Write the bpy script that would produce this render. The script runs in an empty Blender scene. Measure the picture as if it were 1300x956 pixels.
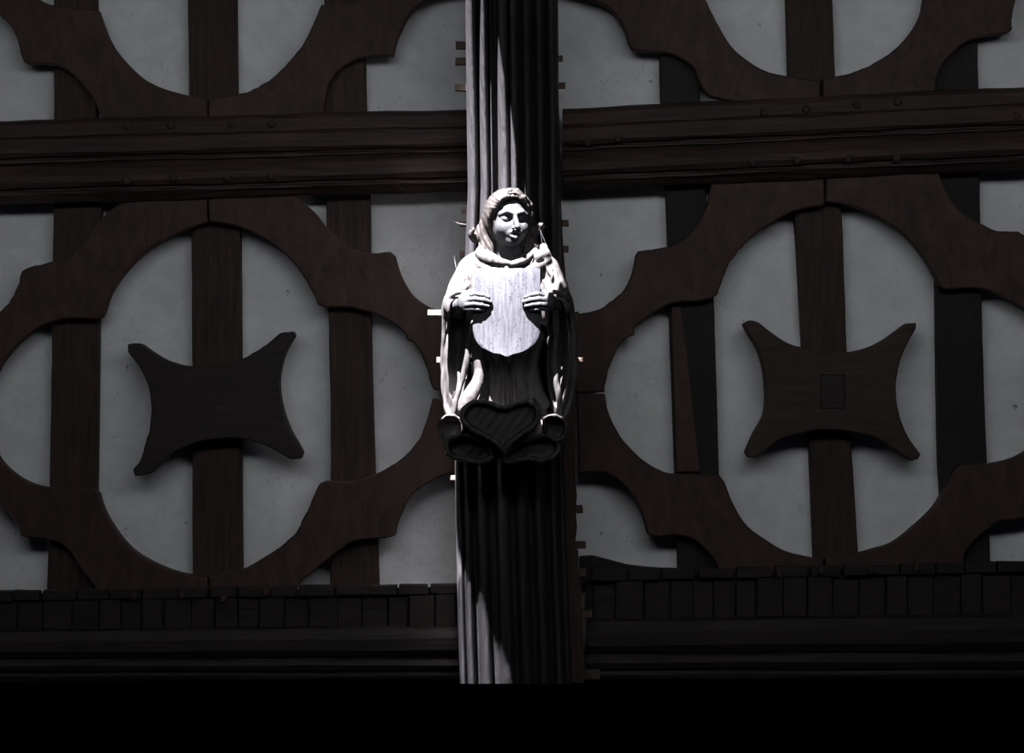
import bpy, bmesh, math, random
import numpy as np
from mathutils import Vector

random.seed(7)
SC = bpy.context.scene
COL = SC.collection
S = 0.003            # metres per photograph pixel on the plaster plane
D = 8.0              # camera to plaster
ZC = 3.6             # height of the view centre
ROOT_D = 0.5         # depth (towards the viewer) of the carving's own origin
K = S * (D - ROOT_D) / D


def W(px, py, d=0.0):
    f = S * (D - d) / D
    return Vector(((px - 650) * f, -d, ZC - (py - 478) * f))


# ------------------------------------------------------------------ materials
def mat(name, base, rough=0.75, var=0.35, scale=(6, 6, 6), nscale=4.0, bump=0.25, tint=None, spec=0.3,
        detail=8.0, speck=None, crack=None, stain=None, bdist=0.004):
    m = bpy.data.materials.new(name)
    m.use_nodes = True
    nt = m.node_tree
    N, L = nt.nodes, nt.links
    b = N['Principled BSDF']
    b.inputs['Roughness'].default_value = rough
    b.inputs['Specular IOR Level'].default_value = spec
    tc = N.new('ShaderNodeTexCoord')
    oi = N.new('ShaderNodeObjectInfo')
    ad = N.new('ShaderNodeVectorMath'); ad.operation = 'ADD'
    ml = N.new('ShaderNodeVectorMath'); ml.operation = 'SCALE'
    cv = N.new('ShaderNodeCombineXYZ')
    for i in range(3):
        L.new(oi.outputs['Random'], cv.inputs[i])
    L.new(cv.outputs[0], ml.inputs[0]); ml.inputs['Scale'].default_value = 17.0
    L.new(tc.outputs['Object'], ad.inputs[0]); L.new(ml.outputs[0], ad.inputs[1])
    mp = N.new('ShaderNodeMapping'); mp.inputs['Scale'].default_value = scale
    L.new(ad.outputs[0], mp.inputs['Vector'])
    n1 = N.new('ShaderNodeTexNoise'); n1.inputs['Scale'].default_value = nscale
    n1.inputs['Detail'].default_value = detail; n1.inputs['Roughness'].default_value = 0.65
    n1.inputs['Distortion'].default_value = 0.4
    L.new(mp.outputs[0], n1.inputs['Vector'])
    n2 = N.new('ShaderNodeTexNoise'); n2.inputs['Scale'].default_value = 3.0
    n2.inputs['Detail'].default_value = 4.0
    L.new(ad.outputs[0], n2.inputs['Vector'])
    r1 = N.new('ShaderNodeValToRGB')
    t = tint or base
    lo = [c * (1 - var) for c in base]; hi = [c * (1 + var) for c in t]
    r1.color_ramp.elements[0].position = 0.32; r1.color_ramp.elements[0].color = (*lo, 1)
    r1.color_ramp.elements[1].position = 0.68; r1.color_ramp.elements[1].color = (*hi, 1)
    L.new(n1.outputs['Fac'], r1.inputs[0])
    mx = N.new('ShaderNodeMix'); mx.data_type = 'RGBA'; mx.blend_type = 'MULTIPLY'
    mx.inputs['Factor'].default_value = 1.0
    r2 = N.new('ShaderNodeValToRGB')
    r2.color_ramp.elements[0].position = 0.3; r2.color_ramp.elements[0].color = (1 - var * .8,) * 3 + (1,)
    r2.color_ramp.elements[1].position = 0.7; r2.color_ramp.elements[1].color = (1.0, 1.0, 1.0, 1)
    L.new(n2.outputs['Fac'], r2.inputs[0])
    L.new(r1.outputs[0], mx.inputs['A']); L.new(r2.outputs[0], mx.inputs['B'])
    col = mx.outputs['Result']

    def over(fac_socket, colour, c):
        q = N.new('ShaderNodeMix'); q.data_type = 'RGBA'
        L.new(fac_socket, q.inputs['Factor']); L.new(c, q.inputs['A'])
        q.inputs['B'].default_value = (*colour, 1)
        return q.outputs['Result']
    if speck:
        n3 = N.new('ShaderNodeTexNoise'); n3.inputs['Scale'].default_value = speck[0]; n3.inputs['Detail'].default_value = 3
        L.new(ad.outputs[0], n3.inputs['Vector'])
        r3 = N.new('ShaderNodeValToRGB')
        r3.color_ramp.elements[0].position = speck[1]; r3.color_ramp.elements[0].color = (0, 0, 0, 1)
        r3.color_ramp.elements[1].position = speck[1] + 0.06; r3.color_ramp.elements[1].color = (1, 1, 1, 1)
        L.new(n3.outputs['Fac'], r3.inputs[0])
        col = over(r3.outputs[0], speck[2], col)
    if crack:
        vo = N.new('ShaderNodeTexVoronoi'); vo.feature = 'DISTANCE_TO_EDGE'; vo.inputs['Scale'].default_value = crack[0]
        dn = N.new('ShaderNodeVectorMath'); dn.operation = 'ADD'
        n4 = N.new('ShaderNodeTexNoise'); n4.inputs['Scale'].default_value = 5; n4.inputs['Detail'].default_value = 5
        L.new(ad.outputs[0], n4.inputs['Vector'])
        L.new(ad.outputs[0], dn.inputs[0]); L.new(n4.outputs['Color'], dn.inputs[1])
        L.new(dn.outputs[0], vo.inputs['Vector'])
        r4 = N.new('ShaderNodeValToRGB')
        r4.color_ramp.elements[0].position = 0.0; r4.color_ramp.elements[0].color = (1, 1, 1, 1)
        r4.color_ramp.elements[1].position = crack[1]; r4.color_ramp.elements[1].color = (0, 0, 0, 1)
        L.new(vo.outputs['Distance'], r4.inputs[0])
        ma = N.new('ShaderNodeMath'); ma.operation = 'MULTIPLY'
        r5 = N.new('ShaderNodeValToRGB')
        r5.color_ramp.elements[0].position = 0.5; r5.color_ramp.elements[0].color = (0, 0, 0, 1)
        r5.color_ramp.elements[1].position = 0.62; r5.color_ramp.elements[1].color = (.55, .55, .55, 1)
        L.new(n2.outputs['Fac'], r5.inputs[0])
        L.new(r4.outputs[0], ma.inputs[0]); L.new(r5.outputs[0], ma.inputs[1])
        col = over(ma.outputs[0], crack[2], col)
    L.new(col, b.inputs['Base Color'])
    bp = N.new('ShaderNodeBump'); bp.inputs['Strength'].default_value = bump
    bp.inputs['Distance'].default_value = bdist
    L.new(n1.outputs['Fac'], bp.inputs['Height'])
    L.new(bp.outputs[0], b.inputs['Normal'])
    return m


M = {}
M['plaster'] = mat('lime_plaster', (.53, .54, .55), .9, .10, (2, 2, 2), 5, .35, speck=(26, .71, (.22, .21, .19)),
                   crack=(2.3, .006, (.16, .15, .14)))
M['brace'] = mat('brace_oak', (.030, .0165, .0125), .7, .32, (6, 6, 2.6), 4, .45, tint=(.040, .0215, .016),
                 speck=(60, .72, (.07, .05, .04)))
M['oak_v'] = mat('upright_oak', (.022, .0135, .0105), .75, .5, (16, 16, 1.2), 4, .6, tint=(.034, .0195, .014),
                 speck=(45, .73, (.07, .055, .045)))
M['oak_dark'] = mat('blackened_oak', (.011, .0085, .0075), .75, .5, (16, 16, 1.2), 4, .6)
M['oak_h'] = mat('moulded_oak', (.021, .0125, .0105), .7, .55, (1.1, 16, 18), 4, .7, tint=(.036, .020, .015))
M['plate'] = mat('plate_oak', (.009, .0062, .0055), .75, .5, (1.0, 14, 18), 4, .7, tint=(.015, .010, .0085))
M['cross'] = mat('cross_oak', (.017, .0115, .0095), .7, .45, (2.0, 8, 12), 4, .5)
M['cross_pale'] = mat('cross_brown_oak', (.033, .020, .0145), .7, .4, (2.0, 8, 12), 4, .5)
M['peg'] = mat('peg_oak', (.07, .045, .035), .7, .4, (12, 12, 12), 4, .4)
M['post'] = mat('post_oak', (.016, .0158, .0185), .5, .45, (22, 22, 1.3), 4, .5, tint=(.024, .0225, .025), spec=.25,
                speck=(110, .66, (.008, .007, .007)), bdist=.003)
M['carving'] = mat('carved_oak', (.028, .0285, .032), .6, .4, (10, 10, 5), 6, .35, spec=.25,
                   speck=(70, .69, (.020, .016, .014)), bdist=.002)
M['drapery'] = mat('drapery_oak', (.036, .033, .034), .6, .4, (14, 14, 4), 5, .4, spec=.2,
                   speck=(55, .70, (.024, .015, .011)), bdist=.002)
M['hair'] = mat('hair_oak', (.022, .0185, .0175), .6, .5, (14, 14, 4), 6, .35, spec=.2, bdist=.002)
M['hem'] = mat('hem_oak', (.019, .017, .018), .6, .4, (9, 9, 9), 5, .4, spec=.25, tint=(.024, .020, .019), bdist=.002)
M['shield'] = mat('shield_oak', (.029, .029, .036), .5, .32, (30, 30, 2.5), 4, .35, spec=.3, tint=(.036, .036, .042),
                  speck=(110, .60, (.014, .0135, .019)), bdist=.0015)
M['web'] = mat('web_silk', (.12, .12, .13), .5, .1)
M['void'] = mat('shade_and_joint_black', (.004, .004, .004), .95, .2)  # black stands in for shade under the plate; also fills dark joints
M['board'] = mat('blocker_board', (.03, .025, .02), .9, .3)


# ------------------------------------------------------------------ objects
def link(name, verts, faces, m, parent=None, smooth=False, label=None, cat=None, group=None, kind=None, base=None):
    me = bpy.data.meshes.new(name)
    V = np.array([tuple(v) for v in verts], dtype=float)
    if parent is not None:
        o0 = np.array(parent['_base'])
        org = o0
    else:
        org = np.array(base) if base is not None else np.array(
            [(V[:, 0].min() + V[:, 0].max()) / 2, (V[:, 1].min() + V[:, 1].max()) / 2, V[:, 2].min()])
    V = V - org
    me.from_pydata([tuple(v) for v in V], [], [tuple(int(i) for i in f) for f in faces])
    bm = bmesh.new(); bm.from_mesh(me)
    bmesh.ops.recalc_face_normals(bm, faces=bm.faces)
    bm.to_mesh(me); bm.free()
    me.materials.append(m)
    o = bpy.data.objects.new(name, me); COL.objects.link(o)
    if parent is not None:
        o.parent = parent
        o['_base'] = [float(x) for x in org]
    else:
        o.location = tuple(org)
        o['_base'] = [float(x) for x in org]
    if smooth:
        for p in me.polygons:
            p.use_smooth = True
    tag(o, label, cat, group, kind)
    return o


def tag(o, label=None, cat=None, group=None, kind=None):
    if label: o['label'] = label
    if cat: o['category'] = cat
    if group: o['group'] = group
    if kind: o['kind'] = kind


def thing(name, at, label, cat, group=None):
    o = bpy.data.objects.new(name, None); COL.objects.link(o)
    o.empty_display_size = .1
    o.location = tuple(at); o['_base'] = [float(x) for x in at]
    tag(o, label, cat, group)
    return o


def bevel(o, w=.004, seg=2, ang=35):
    b = o.modifiers.new('edge', 'BEVEL'); b.width = w; b.segments = seg
    b.limit_method = 'ANGLE'; b.angle_limit = math.radians(ang)
    return o


def spline(pts, step=6.0, corner=38, closed=True):
    """smooth a measured outline, keeping its corners"""
    P = [Vector(p) for p in pts]; n = len(P)

    def turn(i):
        a = P[i] - P[i - 1]; b = P[(i + 1) % n] - P[i]
        return a.length < 1e-6 or b.length < 1e-6 or math.degrees(a.angle(b)) > corner
    C = [turn(i) for i in range(n)]
    out = []
    for i in range(n if closed else n - 1):
        p1, p2 = P[i], P[(i + 1) % n]
        p0 = p1 * 2 - p2 if (C[i] or (not closed and i == 0)) else P[i - 1]
        j = (i + 1) % n
        p3 = p2 * 2 - p1 if (C[j] or (not closed and i == n - 2)) else P[(i + 2) % n]
        k = max(1, int((p2 - p1).length / step))
        for q in range(k):
            t = q / k
            out.append(0.5 * ((2 * p1) + (p2 - p0) * t + (2 * p0 - 5 * p1 + 4 * p2 - p3) * t * t
                              + (3 * p1 - p0 - 3 * p2 + p3) * t ** 3))
    if not closed:
        out.append(P[-1])
    return out


def slab(name, outline, d0, d1, m, chamfer=1.6, rough=0.0, **kw):
    """a timber cut to an outline (photograph units), from depth d0 to d1, its face arris eased"""
    n = len(outline)
    area = sum(outline[i - 1][0] * outline[i][1] - outline[i][0] * outline[i - 1][1] for i in range(n))
    sg = 1 if area > 0 else -1
    ins = []
    for i in range(n):
        a = Vector(outline[i]) - Vector(outline[i - 1]); b = Vector(outline[(i + 1) % n]) - Vector(outline[i])
        a = a.normalized() if a.length else a; b = b.normalized() if b.length else b
        t = (a + b)
        t = t.normalized() if t.length > 1e-3 else a
        nrm = Vector((-t.y, t.x)) * sg
        ins.append(Vector(outline[i]) + nrm * chamfer)
    rnd = [random.uniform(-rough, rough) for _ in range(n)]
    # ring positions are true-sized: measured at the face depth d1
    V = []
    for p in outline:
        V.append(Vector((W(p[0], p[1], d1).x, -d0, W(p[0], p[1], d1).z)))
    for i, p in enumerate(outline):
        w = W(p[0] + rnd[i], p[1] + rnd[i], d1); V.append(Vector((w.x, -(d1 - chamfer * S * .8), w.z)))
    for p in ins:
        w = W(p[0], p[1], d1); V.append(Vector((w.x, -d1, w.z)))
    F = []
    for i in range(n):
        j = (i + 1) % n
        F.append((i, j, n + j, n + i)); F.append((n + i, n + j, 2 * n + j, 2 * n + i))
    F.append(tuple(range(n))[::-1]); F.append(tuple(range(2 * n, 3 * n)))
    return link(name, V, F, m, **kw)


def moulding(name, xs, rows, m, d0, seg=1, **kw):
    """a run of moulded timber: rows = [(fn y at x, depth)], top to bottom"""
    V, F = [], []
    ny = len(rows)
    for x in xs:
        for fy, d in rows:
            V.append(W(x, fy(x), d))
        a = W(x, rows[-1][0](x), rows[-1][1]); b = W(x, rows[0][0](x), rows[0][1])
        V.append(Vector((a.x, -d0, a.z))); V.append(Vector((b.x, -d0, b.z)))
    k = ny + 2
    for i in range(len(xs) - 1):
        for j in range(k):
            j2 = (j + 1) % k
            F.append((i * k + j, i * k + j2, (i + 1) * k + j2, (i + 1) * k + j))
    F.append(tuple(range(k))); F.append(tuple(range((len(xs) - 1) * k, len(xs) * k))[::-1])
    return link(name, V, F, m, **kw)


def tube_mesh(pts, r, seg=6):
    V, F = [], []
    pts = [Vector(p) for p in pts]
    for i, p in enumerate(pts):
        t = (pts[min(i + 1, len(pts) - 1)] - pts[max(i - 1, 0)]).normalized()
        u = t.cross(Vector((0.3, 1, 0.2))).normalized(); v = t.cross(u)
        rr = r[i] if isinstance(r, (list, tuple)) else r
        for s in range(seg):
            a = 2 * math.pi * s / seg
            V.append(p + u * math.cos(a) * rr + v * math.sin(a) * rr)
    for i in range(len(pts) - 1):
        for s in range(seg):
            s2 = (s + 1) % seg
            F.append((i * seg + s, i * seg + s2, (i + 1) * seg + s2, (i + 1) * seg + s))
    F.append(tuple(range(seg))); F.append(tuple(range((len(pts) - 1) * seg, len(pts) * seg))[::-1])
    return V, F


def box_px(x0, y0, x1, y1, d0, d1, jit=0.0):
    j = lambda: random.uniform(-jit, jit)
    q = [(x0 + j(), y0 + j()), (x1 + j(), y0 + j()), (x1 + j(), y1 + j()), (x0 + j(), y1 + j())]
    V = []
    for d in (d0, d1):
        for p in q:
            w = W(p[0], p[1], d1); V.append(Vector((w.x, -d, w.z)))
    F = [(0, 1, 2, 3), (4, 7, 6, 5), (0, 4, 5, 1), (1, 5, 6, 2), (2, 6, 7, 3), (3, 7, 4, 0)]
    return V, F


# ------------------------------------------------------------------ the setting
def wall():
    x0, x1, z0, z1 = -3.4, 3.4, ZC - 1.15, ZC + 2.35
    nx, nz = 120, 64
    V = [(x0 + (x1 - x0) * i / nx, .004 + .0025 * math.sin(i * .7) * math.cos(j * .5), z0 + (z1 - z0) * j / nz)
         for j in range(nz + 1) for i in range(nx + 1)]
    F = [(j * (nx + 1) + i, j * (nx + 1) + i + 1, (j + 1) * (nx + 1) + i + 1, (j + 1) * (nx + 1) + i)
         for j in range(nz) for i in range(nx)]
    b = len(V)
    V += [(x0, .12, z0), (x1, .12, z0), (x1, .12, z1), (x0, .12, z1)]
    F.append((b, b + 3, b + 2, b + 1))
    return link('wall_back', V, F, M['plaster'], smooth=True, kind='structure')


wall()


def boxm(name, lo, hi, m, **kw):
    V = [(x, y, z) for z in (lo[2], hi[2]) for y in (lo[1], hi[1]) for x in (lo[0], hi[0])]
    F = [(0, 2, 3, 1), (4, 5, 7, 6), (0, 1, 5, 4), (2, 6, 7, 3), (0, 4, 6, 2), (1, 3, 7, 5)]
    return link(name, V, F, m, **kw)


# shade under the wall plate, put in as a black-coloured wall
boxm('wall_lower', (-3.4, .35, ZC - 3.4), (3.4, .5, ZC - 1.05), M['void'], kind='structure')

# sun direction: high, a little from the left, from the viewer's side
AZ, EL = math.radians(25), math.radians(61)
SUN = Vector((-math.sin(AZ) * math.cos(EL), -math.cos(AZ) * math.cos(EL), math.sin(EL)))  # towards the sun
BLOCKER_Z = ZC + 2.15


def sun_blocker():
    """unseen board added overhead, its gap cut to shape the shaft of sun"""
    gap = [(569, 0), (650, 60), (668, 250), (676, 300), (694, 338), (698, 392), (712, 399), (727, 399), (727, 409), (724, 412), (733, 442), (742, 470), (739, 495),
           (739, 560), (738, 616), (724, 636), (724, 650), (742, 655), (748, 680),
           (640, 688), (606, 690), (590, 660), (582, 600), (578, 520), (562, 520), (561, 600), (567, 645), (582, 695), (600, 716),
           (613, 760), (630, 800), (640, 835), (652, 868), (575, 868), (556, 720), (546, 640), (542, 560), (532, 470), (532, 375), (548, 340), (566, 290)]
    ring = []
    for px, py in gap:
        p = W(px, py, .45)
        ring.append(p + SUN * ((BLOCKER_Z - p.z) / SUN.z))
    bm = bmesh.new()
    a = [bm.verts.new((p.x, p.y, BLOCKER_Z)) for p in ring]
    b = [bm.verts.new(q) for q in ((-3.4, -9.5, BLOCKER_Z), (3.4, -9.5, BLOCKER_Z), (3.4, .12, BLOCKER_Z), (-3.4, .12, BLOCKER_Z))]
    ed = [bm.edges.new((l[i], l[(i + 1) % len(l)])) for l in (a, b) for i in range(len(l))]
    bmesh.ops.triangle_fill(bm, use_beauty=True, use_dissolve=False, edges=ed)
    bm.verts.index_update()
    V = [tuple(v.co) for v in bm.verts]; F = [tuple(v.index for v in f.verts) for f in bm.faces]
    bm.free()
    o = link('sun_blocker_board', V, F, M['board'], kind='structure')  # out of view, added to keep the sun off the wall
    t = o.modifiers.new('thick', 'SOLIDIFY'); t.thickness = .012; t.offset = 0
    # unseen laths added across the lower gap to dim the sun there
    hit = lambda px, py: W(px, py, .45) + SUN * ((BLOCKER_Z - W(px, py, .45).z) / SUN.z)
    a, b = hit(600, 694), hit(600, 880)
    V, F = [], []
    y = min(a.y, b.y)
    xm = [hit(535, 694).x, hit(670, 694).x, hit(535, 880).x, hit(670, 880).x]
    while y < max(a.y, b.y):
        o_ = len(V)
        for z in (BLOCKER_Z + .008, BLOCKER_Z + .012):
            V += [(min(xm), y, z), (max(xm), y, z), (max(xm), y + .0115, z), (min(xm), y + .0115, z)]
        F += [tuple(o_ + i for i in f) for f in ((0, 1, 2, 3), (4, 7, 6, 5), (0, 4, 5, 1), (1, 5, 6, 2), (2, 6, 7, 3), (3, 7, 4, 0))]
        y += .0185
    link('dimming_lath_1', V, F, M['board'], kind='structure')


sun_blocker()

# ------------------------------------------------------------------ rafters
def rafter(left, right, label, m=None, d1=.055):
    pts = list(left) + list(right)[::-1]
    pts = spline(pts, 25)
    return slab('rafter', pts, .001, d1, m or M['oak_v'], chamfer=1.2, rough=.35, label=label, cat='rafter',
                group='upright timbers behind the tracery')


rafter([(68, -60), (69, 146), (68, 260), (66, 410), (63, 618), (59, 768)], [(122, -60), (122, 146), (128, 260), (125, 410), (122, 620), (118, 768)],
       'dark upright timber crossing the leftmost plaster opening')
rafter([(238, -60), (240, 118), (243, 260), (244, 463), (244, 600), (245, 768)], [(299, -60), (301, 117), (304, 260), (306, 457), (306, 600), (308, 768)],
       'upright timber behind the darker tilted cross')
rafter([(412, -60), (412, 146), (414, 260), (417, 391), (420, 560), (419, 768)], [(461, -60), (465, 140), (470, 260), (471, 399), (475, 560), (482, 768)],
       'reddish upright timber between the darker cross and the post', M['oak_v'])
rafter([(836, -60), (839, 132), (845, 243), (848, 314), (850, 400), (857, 600), (862, 768)], [(886, -60), (889, 132), (896, 243), (902, 314), (907, 400), (913, 604), (918, 768)],
       'blackened upright timber right of the post with a plank lapping it', M['oak_dark'])
rafter([(997, -60), (1001, 95), (1005, 230), (1011, 300), (1019, 441), (1027, 550), (1036, 768)], [(1055, -60), (1060, 95), (1064, 230), (1069, 280), (1075, 446), (1080, 552), (1094, 768)],
       'upright timber leaning behind the brown cross with a square plug', M['oak_v'])
rafter([(1184, -60), (1187, 112), (1188, 230), (1189, 355), (1192, 560), (1196, 640), (1199, 768)], [(1240, -60), (1242, 110), (1244, 225), (1246, 365), (1250, 510), (1254, 600), (1259, 768)],
       'blackened upright timber nearest the right edge', M['oak_dark'])
slab('plank', spline([(853, 386), (863, 386), (871, 440), (880, 520), (889, 599), (859, 599), (855, 480)], 25), .0556, .068, M['brace'], chamfer=.8,
     label='narrow brown plank lapping the blackened upright right of the post', cat='plank')

# ------------------------------------------------------------------ curved braces
def brace(pts, label, m=None, d0=.0558, d1=.105):
    return slab('curved_brace', spline(pts, 5, 36), d0, d1, m or M['brace'], chamfer=1.8, rough=.5, label=label,
                cat='brace', group='cusped curved braces of the quatrefoils')


# lower left bay
brace([(263, 236), (263, 282), (237, 291), (217, 301), (190, 316), (162, 342), (142, 370), (134, 392), (130, 402), (125, 405), (88, 404), (68, 408),
       (44, 419), (20, 440), (0, 465), (-12, 495), (-70, 495), (-60, 420), (-30, 412), (0, 396), (7, 389), (17, 375), (24, 358), (26, 347), (34, 340),
       (68, 332), (88, 325), (105, 308), (125, 282), (146, 262), (169, 254), (180, 236)],
      'curved brace arching over the upper left of the darker cross')
brace([(265, 236), (370, 236), (380, 252), (400, 270), (413, 287), (430, 304), (450, 317), (470, 321), (496, 320), (502, 325), (505, 337), (512, 355),
       (524, 374), (541, 387), (564, 396), (598, 400), (598, 495), (551, 495), (547, 486), (542, 468), (534, 448), (524, 434), (517, 432), (516, 426),
       (504, 414), (484, 402), (464, 395), (440, 390), (411, 390), (403, 386), (399, 375), (389, 357), (376, 338), (359, 320), (335, 303), (311, 291),
       (291, 285), (265, 281)], 'curved brace running from above the darker cross down to the post')
brace([(265, 733), (281, 729), (308, 723), (338, 706), (359, 692), (376, 675), (390, 648), (400, 626), (405, 614), (414, 611), (448, 611), (476, 602), (498, 591),
       (519, 574), (532, 558), (541, 536), (546, 518), (549, 506), (598, 506), (598, 598), (568, 602), (542, 614), (522, 630), (512, 648), (505, 665), (502, 680), (492, 683),
       (475, 684), (451, 687), (431, 699), (414, 712), (397, 726), (380, 741), (366, 768), (265, 768)], 'curved brace under the lower right of the darker cross')
brace([(263, 734), (244, 731), (217, 724), (190, 712), (166, 696), (146, 672), (132, 648), (125, 626), (118, 621), (91, 620), (61, 619), (37, 613), (17, 601),
       (0, 584), (-10, 560), (-14, 506), (-70, 506), (-60, 600), (-20, 622), (0, 643), (14, 655), (22, 667), (26, 680), (36, 683), (53, 684), (77, 690), (92, 704), (101, 719), (122, 748),
       (130, 768), (263, 768)], 'curved brace under the lower left of the darker cross')
# upper left bay
brace([(263, 168), (263, 126), (237, 121), (210, 113), (186, 102), (162, 81), (142, 56), (129, 25), (125, 13), (91, 9), (69, 7), (51, 0), (20, -20), (-5, -60),
       (-70, -60), (-55, -20), (-20, 3), (0, 20), (14, 34), (22, 51), (27, 71), (32, 80), (68, 82), (88, 91), (108, 112), (118, 125), (127, 146), (132, 168)],
      'curved brace sweeping into the top left corner above the left purlin')
brace([(265, 168), (265, 127), (288, 122), (318, 115), (349, 96), (376, 68), (393, 41), (403, 17), (408, 6), (440, 4), (480, -8), (515, -32), (540, -60),
       (598, -60), (598, -12), (570, -8), (542, 0), (522, 15), (510, 37), (503, 54), (500, 70), (465, 72), (448, 78), (431, 88), (417, 108), (412, 135), (408, 168)],
      'curved brace above the left purlin beside the post')
# lower right bay
brace([(1046, 212), (1047, 260), (1009, 268), (982, 282), (958, 298), (938, 318), (924, 338), (916, 358), (910, 374), (904, 379), (888, 382), (861, 384), (844, 389),
       (827, 399), (814, 409), (805, 416), (805, 425), (797, 428), (787, 438), (779, 453), (772, 471), (768, 491), (768, 498), (731, 498), (726, 400), (757, 394), (774, 384),
       (790, 371), (800, 354), (805, 337), (807, 324), (810, 319), (846, 314), (861, 309), (877, 295), (891, 277), (900, 252), (904, 226), (906, 212)],
      'curved brace running from above the brown cross down to the post', M['brace'])
brace([(1049, 212), (1190, 212), (1193, 222), (1202, 244), (1215, 264), (1227, 274), (1246, 284), (1266, 293), (1293, 294), (1301, 299), (1306, 312), (1314, 340), (1330, 368),
       (1360, 385), (1410, 392), (1410, 495), (1352, 495), (1345, 460), (1330, 425), (1315, 405), (1300, 392), (1283, 382), (1259, 370), (1239, 366), (1202, 367), (1195, 365), (1188, 353), (1178, 335),
       (1165, 316), (1148, 298), (1124, 281), (1097, 267), (1070, 259), (1049, 256)], 'curved brace arching over the upper right of the brown cross')
brace([(1045, 711), (1019, 706), (995, 699), (972, 685), (948, 667), (931, 640), (919, 611), (914, 604), (858, 602), (838, 597), (815, 583), (792, 560), (784, 548),
       (774, 528), (769, 508), (768, 500), (733, 500), (735, 602), (752, 599), (773, 602), (790, 614), (803, 630), (813, 648), (818, 664), (822, 678), (835, 682), (858, 679), (880, 685), (894, 696),
       (911, 719), (918, 755), (1045, 755)], 'curved brace under the lower left of the brown cross')
brace([(1048, 709), (1077, 706), (1110, 697), (1134, 689), (1161, 668), (1185, 645), (1202, 618), (1212, 597), (1220, 590), (1253, 589), (1280, 584), (1300, 575), (1325, 556),
       (1345, 530), (1352, 500), (1410, 500), (1410, 600), (1360, 618), (1340, 650), (1300, 658), (1266, 663), (1256, 672), (1239, 685), (1226, 702), (1218, 730), (1216, 755), (1048, 755)],
      'curved brace under the lower right of the brown cross')
# upper right bay
brace([(1042, 150), (1041, 102), (1002, 97), (972, 90), (948, 76), (928, 58), (911, 30), (896, 0), (889, -18), (850, -24), (810, -44), (780, -64),
       (713, -64), (713, -12), (730, -8), (752, 0), (769, 7), (783, 20), (793, 37), (798, 54), (803, 63), (820, 65), (845, 67), (862, 73), (880, 85), (890, 108), (901, 122), (929, 128), (940, 150)],
      'curved brace above the right purlin beside the post')
brace([(1045, 150), (1045, 100), (1056, 98), (1080, 93), (1110, 80), (1138, 61), (1158, 39), (1170, 17), (1173, 0), (1180, -20), (1215, -26), (1270, -60), (1340, -60), (1300, -20), (1290, 0),
       (1285, 20), (1285, 37), (1280, 41), (1249, 46), (1226, 54), (1209, 68), (1193, 88), (1187, 112), (1184, 150)],
      'curved brace sweeping into the top right corner above the right purlin')


# ------------------------------------------------------------------ four-armed crosses
def cross(pts, m, label, plug=None, strap=None):
    o = slab('cusped_cross', spline(pts, 5, 50), .0555, .135, m, chamfer=1.6, rough=.4, label=label, cat='cross')
    return o


cr1 = cross([(162, 437), (176, 436), (190, 445), (210, 457), (234, 464), (257, 465), (281, 464), (305, 457), (325, 446), (342, 435), (355, 423), (372, 421), (374, 426),
             (364, 443), (357, 463), (354, 490), (359, 521), (369, 548), (376, 560), (384, 575), (382, 582), (369, 583), (355, 575), (332, 564), (305, 557), (271, 558), (244, 564),
             (217, 577), (200, 592), (188, 602), (171, 604), (169, 597), (179, 582), (186, 557), (190, 545), (192, 521), (190, 497), (183, 477), (173, 460), (162, 446)],
            M['cross'], 'dark tilted four-armed wooden cross left of the post')
cr2 = cross([(944, 411), (951, 407), (962, 409), (978, 421), (999, 435), (1019, 441), (1046, 447), (1077, 447), (1104, 441), (1124, 431), (1141, 419), (1154, 410), (1163, 410), (1163, 416),
             (1153, 435), (1143, 457), (1138, 484), (1138, 507), (1144, 534), (1154, 556), (1169, 577), (1166, 583), (1158, 585), (1148, 579), (1131, 567), (1110, 555), (1090, 550),
             (1063, 546), (1039, 546), (1019, 550), (992, 557), (978, 567), (962, 580), (951, 581), (947, 575), (958, 550), (970, 528), (973, 504), (970, 470), (962, 443), (950, 423)],
            M['cross_pale'], 'brown four-armed wooden cross with a square plug, right of the post')
# the square plug is let into the face, standing a hair proud, with an open joint round it
pv, pf = box_px(1043, 477, 1071, 517, .12, .1362)
link('plug', pv, pf, M['cross'], parent=cr2)
for (a, b, c, d) in ((1041, 475, 1042.6, 519), (1071.4, 475, 1073, 519), (1041, 475, 1073, 476.4), (1041, 517.4, 1073, 519)):
    pv, pf = box_px(a, b, c, d, .12, .1356)
    link('joint_line', pv, pf, M['void'], parent=cr2)

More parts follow.
